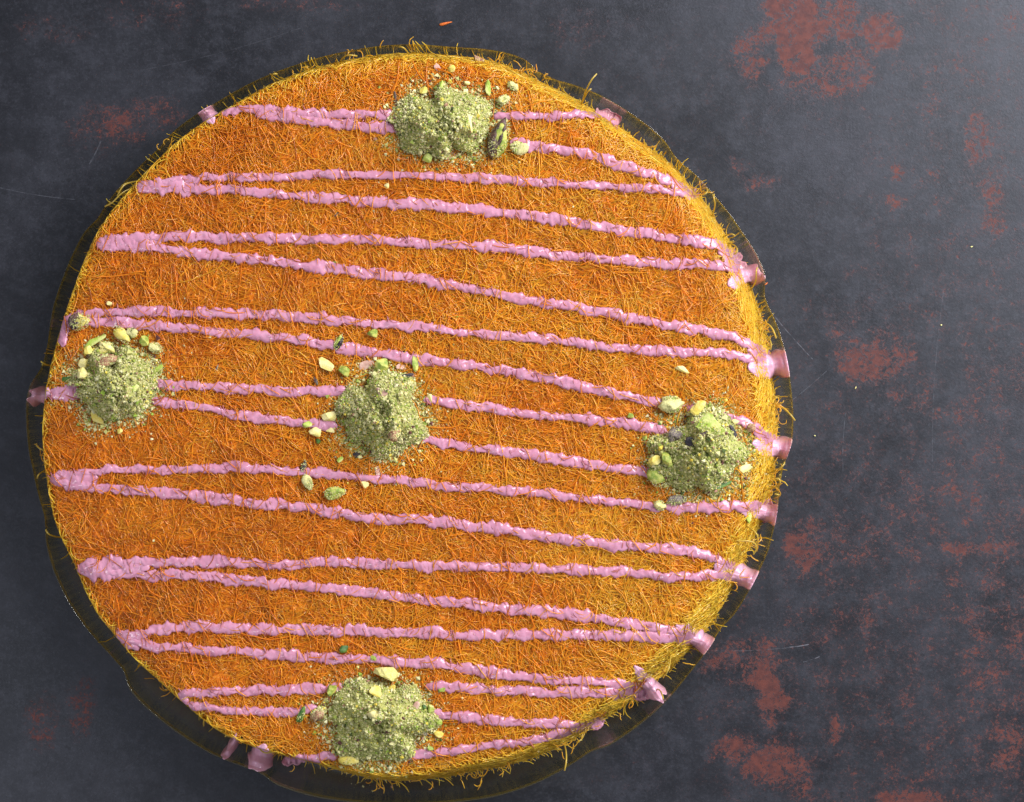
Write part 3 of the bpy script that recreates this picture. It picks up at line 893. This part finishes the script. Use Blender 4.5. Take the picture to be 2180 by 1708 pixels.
def crumb_mesh(name, x, y, z, size, col):
    n = len(x)
    q = rng.normal(size=(n, 4)); q /= np.linalg.norm(q, axis=1, keepdims=True)
    a, b, c, d = q.T
    R = np.stack([1-2*(c*c+d*d), 2*(b*c-a*d), 2*(b*d+a*c), 2*(b*c+a*d), 1-2*(b*b+d*d), 2*(c*d-a*b), 2*(b*d-a*c), 2*(c*d+a*b), 1-2*(b*b+c*c)], -1).reshape(n, 3, 3)
    base = OCT[None] * rng.uniform(.55, 1.35, (n, 6, 1)) * size[:, None, None]
    V = np.einsum('nij,nkj->nki', R, base) + np.stack([x, y, z], -1)[:, None, :]
    F = (OCF[None] + (np.arange(n) * 6)[:, None, None]).reshape(-1, 3)
    return mesh_np(name, V.reshape(-1, 3), F, M_crumb, np.repeat(col, 6, axis=0), smooth=False)


CR = [((.60, .56, .26), .40), ((.46, .45, .14), .22), ((.64, .61, .34), .13), ((.26, .32, .05), .16), ((.68, .54, .07), .05), ((.26, .38, .04), .04),
      ((.07, .10, .02), .02), ((.12, .04, .035), .025), ((.42, .22, .15), .025)]


def crumb_cols(n, dark=0):
    p = np.array([c[1] for c in CR]); p[6:8] += dark; p /= p.sum()
    k = rng.choice(len(CR), n, p=p)
    return np.array([c[0] for c in CR])[k] * rng.uniform(.85, 1.12, n)[:, None]


def build_mound(i, m):
    cx, cy = m['c']; rx, ry = m['r']
    wx, wy = W(cx, cy)
    root = empty('pistachio_mound', (float(wx), float(wy), ZT))
    tag(root, m['label'], 'pistachio mound', 'mounds of ground pistachio')
    # packed heap
    nr, na = 26, 90
    rr = np.linspace(0.02, 1.0, nr)[:, None]; aa = np.linspace(0, 2 * math.pi, na, endpoint=False)[None, :]
    px = cx + rx * rr * np.cos(aa); py = cy + ry * rr * np.sin(aa)
    x, y = W(px, py)
    x, y, z = world(px, py)
    z = z - .0004 - .0015 * (rr > .97)
    V = np.stack([x, y, z], -1).reshape(-1, 3)
    idx = np.arange(nr * na).reshape(nr, na); nx = np.roll(idx, -1, axis=1)
    F = np.stack([idx[:-1], idx[1:], nx[1:], nx[:-1]], -1).reshape(-1, 4)
    c = np.tile(np.array([.36, .37, .10]), (len(V), 1)) * (.7 + .6 * vnoise(V[:, 0] * 1500, V[:, 1] * 1500, 44))[:, None]
    keep = (mound_h(px, py) > .0008).reshape(-1)
    F = F[keep[F].all(axis=1)]
    link('heap', mesh_np('heap', V, F, M_crumb, c), root)
    # grains: dense over the heap, thinning out around it
    n = 13500
    r = np.concatenate([np.sqrt(rng.random(int(n * .72))) * 1.0, np.abs(rng.normal(.98, .16, n - int(n * .72)))])
    a = rng.uniform(0, 2 * math.pi, n)
    lob = 1 + .25 * (vnoise(a * 2 + 9, a * 0, 55 + i) - .5)
    px = cx + rx * r * lob * np.cos(a); py = cy + ry * r * lob * np.sin(a)
    x, y, z = world(px, py)
    size = rng.gamma(2.6, .00009, n).clip(.00013, .0011)
    size = np.where(r > .95, size * rng.uniform(.7, 1.3, n), size)
    big = rng.random(n) < .018
    size = np.where(big, size * 2.0, size)
    chop = rng.random(n) < .008                      # coarser chopped bits between the powder
    size = np.where(chop, rng.uniform(.0006, .0013, n), size)
    z = z + rng.uniform(-.0002, .0005, n) + chop * .0003
    link('crumbs', crumb_mesh('crumbs', x, y, z, size, crumb_cols(n, .03 if i == 3 else .006)), root)['kind'] = 'stuff'


for i, m in enumerate(MOUNDS):
    build_mound(i, m)

# loose crumbs over the pastry
n = 420
src = rng.integers(0, 5, n)
cx = np.array([MOUNDS[k]['c'][0] for k in src]); cy = np.array([MOUNDS[k]['c'][1] for k in src])
px = cx + rng.normal(0, 120, n); py = cy + rng.normal(0, 95, n)
x, y, z = world(px, py)
ok = (np.hypot(x - CX, y - CY) < at(RT, np.arctan2(y - CY, x - CX)) - .002)
sz = rng.gamma(4, .00009, n)
o = link('scattered_crumbs', crumb_mesh('scattered_crumbs', x[ok], y[ok], z[ok] + .0004, sz[ok], crumb_cols(n)[ok]))
tag(o, 'loose pistachio crumbs sprinkled over the kunafa around the mounds', 'crumbs', kind='stuff')

# ---- single pieces one can point to: x, y, length, width, angle (deg, ccw), material, shape, label
PIECES = [
 (1063,294,88,42,72,'green','nut','half pistachio with torn purple skin leaning on the top mound'),
 (1000,260,44,9,-78,'cream','sliver','pale cream sliver lying on the crest of the top mound'),
 (1039,185,36,17,-80,'bright','chip','upright green chip at the upper right of the top mound'),
 (940,182,28,11,80,'bright','chip','narrow green chip standing above the top mound'),
 (932,145,20,11,-55,'pink','flake','whitish pink skin flake near the top edge of the kunafa'),
 (962,147,19,16,40,'yellow','lump','orange yellow lump beside the whitish flake near the top edge'),
 (902,192,22,17,20,'yellow','lump','orange yellow lump at the upper left of the top mound'),
 (994,177,14,12,0,'cream','lump','small cream crumb above the top mound, upper of two'),
 (992,196,12,14,0,'cream','lump','small cream crumb above the top mound, lower of two'),
 (1072,213,30,20,20,'dusty','clump','dusty green clump on bare pastry right of the top mound'),
 (1092,184,26,15,-30,'dusty','clump','dusty clump farthest to the upper right of the top mound'),
 (1104,315,36,28,-20,'dusty','clump','dusty olive clump on the pink line right of the half nut'),
 (912,338,26,24,60,'bright','lump','green and yellow lump at the lower edge of the top mound'),
 (842,207,26,5,-82,'purple','sliver','thin dark purple skin sliver left of the top mound'),
 (1053,243,17,14,10,'purple','flake','dark purple skin bit just above the half pistachio'),
 (949,224,12,12,0,'red','lump','small pinkish red bit on the upper slope of the top mound'),
 (1021,128,34,18,-15,'red','chip','reddish brown nut chip caught on the top edge of the kunafa'),
 (170,684,50,40,25,'yellow','nut','large yellow piece with purple skin on the pink line at far left'),
 (259,713,52,25,-48,'yellow','nut','long smooth yellow piece slanting above the left mound'),
 (305,726,30,27,10,'green','lump','rounded green piece right of the long yellow one above the left mound'),
 (331,741,34,24,-20,'dusty','lump','dusty green piece at the upper right of the left mound'),
 (199,727,62,20,25,'bright','chip','bright green forked chip slanting at the upper left of the left mound'),
 (190,746,26,24,0,'yellow','lump','yellow lump just under the bright green forked chip'),
 (226,740,32,26,-10,'cream','clump','cream clump above the red skin on the left mound'),
 (178,775,32,30,70,'cream','lump','upper of two cream pieces on the left side of the left mound'),
 (175,798,36,30,10,'cream','lump','lower and larger of two cream pieces on the left side of the left mound'),
 (225,767,50,24,5,'red','clump','reddish brown skin patch on top of the left mound'),
 (338,785,28,15,30,'bright','chip','green chip at the right edge of the left mound'),
 (281,709,22,24,60,'dusty','clump','dusty clump between the long yellow and the rounded green piece'),
 (207,890,44,20,-33,'yellow','chip','flat tan yellow chip at the lower left of the left mound'),
 (276,774,15,6,-20,'black','flake','tiny black skin flake high on the left mound'),
 (139,806,24,12,15,'dark','chip','dim green chip at the far left foot of the left mound'),
 (285,823,15,20,60,'bright','flake','fresh green flake on the right slope of the left mound'),
 (254,918,15,14,60,'yellow','lump','yellow lump below the left mound'),
 (721,728,38,19,62,'green','nut','upright green piece with a dark side on the pink line above the middle mound'),
 (793,709,25,24,0,'green','lump','dusty green piece alone above the middle mound'),
 (696,779,46,26,-38,'cream','chip','pale cream chip slanting at the upper left of the middle mound'),
 (735,789,30,29,0,'green','lump','green cube-like piece at the upper left of the middle mound'),
 (814,779,32,36,20,'green','lump','green piece at the top of the middle mound'),
 (781,777,32,17,20,'pink','flake','pinkish brown skin flake between two green pieces'),
 (886,776,17,32,0,'green','chip','green chip at the upper right of the middle mound'),
 (853,781,26,12,-10,'pink','flake','pale pinkish flake upper right on the middle mound'),
 (863,800,34,8,12,'black','flake','curved black skin edge at the upper right of the middle mound'),
 (915,847,26,15,-62,'cream','chip','pointed cream chip on the right side of the middle mound'),
 (860,751,12,9,20,'black','flake','small black flake on the pink line above the middle mound'),
 (812,836,26,17,-30,'pink','flake','orange pink skin flake on the face of the middle mound'),
 (700,888,34,26,20,'cream','lump','cream lump at the left foot of the middle mound'),
 (655,903,24,20,10,'bright','lump','yellow green lump farthest left of the middle mound'),
 (670,920,26,24,0,'cream','lump','cream lump next to the farthest left one by the middle mound'),
 (703,916,22,14,-35,'cream','chip','small cream chip close to the left side of the middle mound'),
 (677,939,15,12,-10,'dark','lump','small dark green bit lower left of the middle mound'),
 (839,922,30,24,40,'red','clump','dark red skin patch at the lower right of the middle mound'),
 (724,979,24,12,30,'bright','chip','bright green chip below the left side of the middle mound'),
 (759,967,15,12,30,'black','flake','black bit at the lower edge of the middle mound'),
 (805,1005,12,26,0,'pink','flake','translucent pinkish skin on the pink line below the middle mound'),
 (778,1034,20,18,20,'cream','chip','pale green chip below the pink line under the middle mound'),
 (712,1050,50,27,10,'green','nut','largest green dusty nut piece lying below the middle mound'),
 (646,993,28,13,68,'black','nut','purple black skin piece at the pink line lower left of the middle mound'),
 (655,1027,36,21,-65,'dusty','nut','dusty green and pink piece left of the largest loose nut'),
 (672,811,22,8,-65,'purple','sliver','purple skin sliver left of the middle mound'),
 (620,834,14,9,20,'black','flake','black flake on the pink line left of the middle mound'),
 (1430,861,44,38,10,'dusty','clump','loose pale clump at the upper left of the right mound'),
 (1491,866,46,28,58,'yellow','chip','smooth yellow green wedge at the top of the right mound'),
 (1510,910,76,44,-48,'bright','slab','big pale green slab lying across the right mound'),
 (1342,885,17,14,10,'green','lump','small green lump on the pink line left of the right mound'),
 (1403,903,13,10,40,'dark','lump','small dark green bit at the upper left of the right mound'),
 (1497,927,26,11,18,'purple','flake','dark purple flake beside the big slab on the right mound'),
 (1471,942,26,20,-20,'black','flake','black skin flake in the middle of the right mound'),
 (1560,918,28,11,-60,'black','flake','long black skin flake at the upper right of the right mound'),
 (1600,910,26,24,-70,'red','lump','reddish green bead by the pink line right of the right mound'),
 (1565,899,22,16,20,'cream','lump','cream lump on the pink line above the right mound'),
 (1436,928,36,28,30,'slate','clump','dusty purple clump on the left crest of the right mound'),
 (1420,978,24,32,10,'green','lump','green and yellow piece on the left side of the right mound'),
 (1394,981,30,20,20,'yellow','lump','yellow piece at the left edge of the right mound'),
 (1400,1016,52,36,-60,'green','nut','large dusty green nut at the lower left of the right mound'),
 (1583,998,36,16,22,'cream','chip','pale chip on the lower right slope of the right mound'),
 (1538,1033,50,10,18,'dark','flake','dark green strip under the lower edge of the right mound'),
 (1441,1065,46,24,12,'slate','nut','grey purple skinned piece at the pink line under the right mound'),
 (1405,1077,26,20,-10,'cream','clump','cream clump just left of the grey purple piece'),
 (1594,1100,30,21,70,'bright','chip','pale green chip with a sharp point below the right mound'),
 (1619,955,18,8,35,'pink','flake','small brownish flake at the right edge of the right mound'),
 (1453,785,34,15,-28,'cream','chip','pale green chip alone on pastry above the right mound'),
 (731,1381,22,18,0,'dark','lump','dark green bead above the pink line over the bottom mound'),
 (796,1402,17,13,0,'green','lump','small green lump on the pink line above the bottom mound'),
 (825,1434,58,40,-25,'tan','lump','largest yellow lump resting at the top of the bottom mound'),
 (801,1475,30,34,60,'yellow','chip','pointed yellow piece under the largest lump of the bottom mound'),
 (832,1466,26,16,10,'yellow','lump','small yellow lump beside the pointed piece on the bottom mound'),
 (940,1470,21,13,5,'green','lump','olive lump on the pink line upper right of the bottom mound'),
 (799,1523,38,24,-20,'cream','clump','cream clump in the centre of the bottom mound'),
 (885,1503,24,13,60,'pink','flake','pink skin flake on the right side of the bottom mound'),
 (916,1510,19,24,0,'bright','lump','yellow green lump on the right side of the bottom mound'),
 (902,1506,16,12,20,'dark','lump','fresh dark green bit beside the pink flake of the bottom mound'),
 (933,1563,24,18,-20,'yellow','lump','yellow lump at the lower right of the bottom mound'),
 (903,1561,18,8,-20,'slate','flake','grey skin flake at the lower right of the bottom mound'),
 (918,1594,18,15,0,'green','lump','green lump at the lower right foot of the bottom mound'),
 (743,1618,44,24,-5,'yellow','nut','dusty yellow piece at the lower left foot of the bottom mound'),
 (641,1523,42,15,68,'dark','nut','dark green nut standing at the left edge of the bottom mound'),
 (678,1518,38,24,30,'red','clump','dusty reddish clump beside the dark green nut'),
 (705,1468,32,24,30,'green','lump','green piece at the upper left of the bottom mound'),
 (935,1540,14,19,0,'bright','lump','small yellow green lump on the right edge of the bottom mound'),
 (717,456,18,4,50,'black','sliver','thin black sliver on bare pastry in the upper left part'),
 (462,783,15,4,70,'slate','sliver','thin grey sliver on bare pastry right of the left mound'),
 (824,396,13,12,0,'cream','lump','cream crumb between two pink lines below the top mound'),
 (232,646,15,14,0,'cream','lump','cream crumb above the pink line in the left part'),
 (711,560,14,6,20,'bright','flake','yellow green flake on a pink line in the upper half'),
]


def hull_piece(L, Wd, T, shape, seed):
    """one solid piece, rounded and chipped, long axis along x (metres)"""
    r = np.random.default_rng(seed)
    nu, nv = (14, 9)
    V = []
    e = {'nut': 1.0, 'lump': .8, 'clump': .9, 'chip': .65, 'slab': .5, 'sliver': .9, 'flake': .7}[shape]
    amp = {'nut': .10, 'lump': .20, 'clump': .45, 'chip': .22, 'slab': .22, 'sliver': .1, 'flake': .25}[shape]
    sp = lambda v: np.sign(v) * abs(v) ** e
    planes = [(r.normal(size=3), r.uniform(.52, .82)) for _ in range(11 if shape in ('chip', 'lump', 'slab') else 3)]
    nseed = int(r.integers(0, 200))
    for i in range(nv):
        ph = math.pi * (i + .5) / nv - math.pi / 2
        for j in range(nu):
            t = 2 * math.pi * j / nu
            p = np.array([sp(math.cos(ph)) * sp(math.cos(t)), sp(math.cos(ph)) * sp(math.sin(t)), sp(math.sin(ph))])
            k = 1 + amp * 2 * (float(vnoise(p[0] * 2.2 + 9 + p[2] * 1.3, p[1] * 2.2 + 9 - p[2], nseed)) - .5)
            if shape == 'clump': k += amp * (r.random() - .5)
            p = p * k
            for nrm, d in planes:
                q = nrm / np.linalg.norm(nrm)
                s = p @ q - d
                if s > 0: p = p - q * s
            V.append(p)
    V.append(V[0] * 0 + np.mean(V[:nu], axis=0) + [0, 0, -.04]); V.append(np.mean(V[(nv - 1) * nu:nv * nu], axis=0) + [0, 0, .04])
    V = np.array(V)
    if shape in ('nut', 'chip', 'sliver'):   # narrower at one end
        V[:, 1] *= 1 - .32 * V[:, 0]; V[:, 2] *= 1 - .2 * V[:, 0]
    V = V * np.array([L / 2, Wd / 2, T / 2])
    F = []
    for i in range(nv - 1):
        for j in range(nu):
            F.append((i * nu + j, i * nu + (j + 1) % nu, (i + 1) * nu + (j + 1) % nu, (i + 1) * nu + j))
    b0 = nv * nu
    for j in range(nu):
        F.append((b0, (j + 1) % nu, j)); F.append((b0 + 1, (nv - 1) * nu + j, (nv - 1) * nu + (j + 1) % nu))
    return V, F


def piece_mesh(name, V, F, mat, smooth):
    me = bpy.data.meshes.new(name)
    me.from_pydata(V.tolist(), [], F)
    me.polygons.foreach_set('use_smooth', np.full(len(F), smooth, bool))
    me.materials.append(mat)
    return me


for i, (px, py, L, Wd, ang, mt, sh, lab) in enumerate(PIECES):
    T = {'nut': .75, 'lump': .8, 'clump': .85, 'chip': .6, 'slab': .35, 'sliver': .8, 'flake': .22}[sh] * min(L, Wd)
    V, F = hull_piece(L * K, Wd * K, T * K, sh, 500 + i)
    x, y, z = world(px, py)
    z0 = float(z) + T * K * .42 + .0003
    fx, fy = W(px, py, z0)
    rot = Euler((random.uniform(-.25, .25), random.uniform(-.25, .25), math.radians(ang)))
    solid = sh in ('nut', 'clump')
    skin = {170: 1, 1063: 1, 721: 1}.get(px)
    me = piece_mesh('kernel' if skin else 'pistachio_piece', V, F, NUT[mt], solid)
    if skin:
        o = empty('pistachio_piece', (float(fx), float(fy), z0)); o.rotation_euler = rot
        k = bpy.data.objects.new('kernel', me); C.objects.link(k); k.parent = o
        # torn skin: a shell over part of the kernel, standing proud of it
        Vs = V * 1.045 + np.array([0, 0, 0])
        sel = []
        for f in F:
            c = Vs[list(f)].mean(axis=0)
            nn = vnoise(c[0] / (L * K) * 6 + 3, c[1] / (Wd * K) * 3 + 7, 77 + skin)
            side = c[1] / (Wd * K)
            if (side > -.16 + .3 * (nn - .5) if px == 1063 else (c[0] < -.1 * L * K + (nn - .5) * L * K * .8 if px == 170 else side < -.05)) and nn > .22:
                sel.append(f)
        sk = piece_mesh('skin', Vs, sel, NUT['purple' if px != 721 else 'black'], True)
        s_ = bpy.data.objects.new('skin', sk); C.objects.link(s_); s_.parent = o
        md = s_.modifiers.new('thickness', 'SOLIDIFY'); md.thickness = .0002
        s_['label'] = 'dark purple papery skin'
    else:
        o = link('pistachio_piece', me)
        o.location = (float(fx), float(fy), z0); o.rotation_euler = rot
    tag(o, lab, 'pistachio piece', 'pistachio pieces on the kunafa')

# powder clinging to the dusty pieces
dx, dy, dz, ds = [], [], [], []
for (px, py, L, Wd, ang, mt, sh, lab) in PIECES:
    dens = {'dusty': 1.0, 'clump': 1}.get(mt if mt == 'dusty' else sh, .35 if sh in ('nut', 'slab') else 0)
    k = int(L * Wd * .30 * dens)
    if not k: continue
    a = rng.uniform(0, 2 * math.pi, k); r = np.sqrt(rng.random(k)) * .98
    u, v = r * np.cos(a) * L / 2, r * np.sin(a) * Wd / 2
    c_, s_ = math.cos(math.radians(ang)), math.sin(math.radians(ang))
    T = {'nut': .75, 'clump': .7, 'slab': .35}.get(sh, .7) * min(L, Wd)
    X_, Y_, Z_ = world(np.full(k, float(px)), np.full(k, float(py)))
    zz = Z_ + T * K * (.42 + .42 * np.sqrt(1 - r * r)) + .0003
    ax, ay = W(px + u * c_ - v * s_, py - (u * s_ + v * c_), zz)
    dx.append(ax); dy.append(ay); dz.append(zz); ds.append(rng.uniform(.00018, .00060 if sh == 'clump' else .00034, k))
dx, dy, dz, ds = map(np.concatenate, (dx, dy, dz, ds))
o = link('pistachio_powder', crumb_mesh('pistachio_powder', dx, dy, dz, ds, crumb_cols(len(dx))))
tag(o, 'pale green pistachio powder clinging to the larger nut pieces', 'powder', kind='stuff')


# ---- bits lying on the slate
def table_bit(name, px, py, L, Wd, ang, mat, sh, lab, cat):
    V, F = hull_piece(L * K, Wd * K, Wd * K * .7, sh, 900 + px)
    o = link(name, piece_mesh(name, V, F, mat, True))
    x, y = W(px, py, .001)
    o.location = (float(x), float(y), Wd * K * .35); o.rotation_euler = (0, 0, math.radians(ang))
    tag(o, lab, cat)


M_orange = nut_mat('toasted_thread', (.62, .13, .02), (.70, .20, .03), 0, .4)
table_bit('pastry_thread', 948, 50, 32, 6, 12, M_orange, 'sliver', 'short orange pastry thread lying on the slate above the kunafa', 'pastry thread')
table_bit('pistachio_crumb', 1822, 826, 8, 4, 70, NUT['cream'], 'lump', 'single pale crumb on the slate right of the kunafa, below the rusty patch', 'crumb')
table_bit('pistachio_crumb', 2004, 692, 5, 4, 30, NUT['dusty'], 'lump', 'grey cream crumb on the slate near the right side', 'crumb')
table_bit('pistachio_crumb', 2070, 525, 7, 3, 20, NUT['dusty'], 'chip', 'greenish crumb on the slate close to the right border', 'crumb')
table_bit('pastry_thread', 1632, 604, 9, 3, 40, M_orange, 'sliver', 'tiny orange bit at the notch of the rim, upper right', 'pastry thread')
table_bit('pistachio_crumb', 1735, 928, 5, 4, 0, NUT['dusty'], 'lump', 'tiny green crumb on the slate just right of the glass rim', 'crumb')
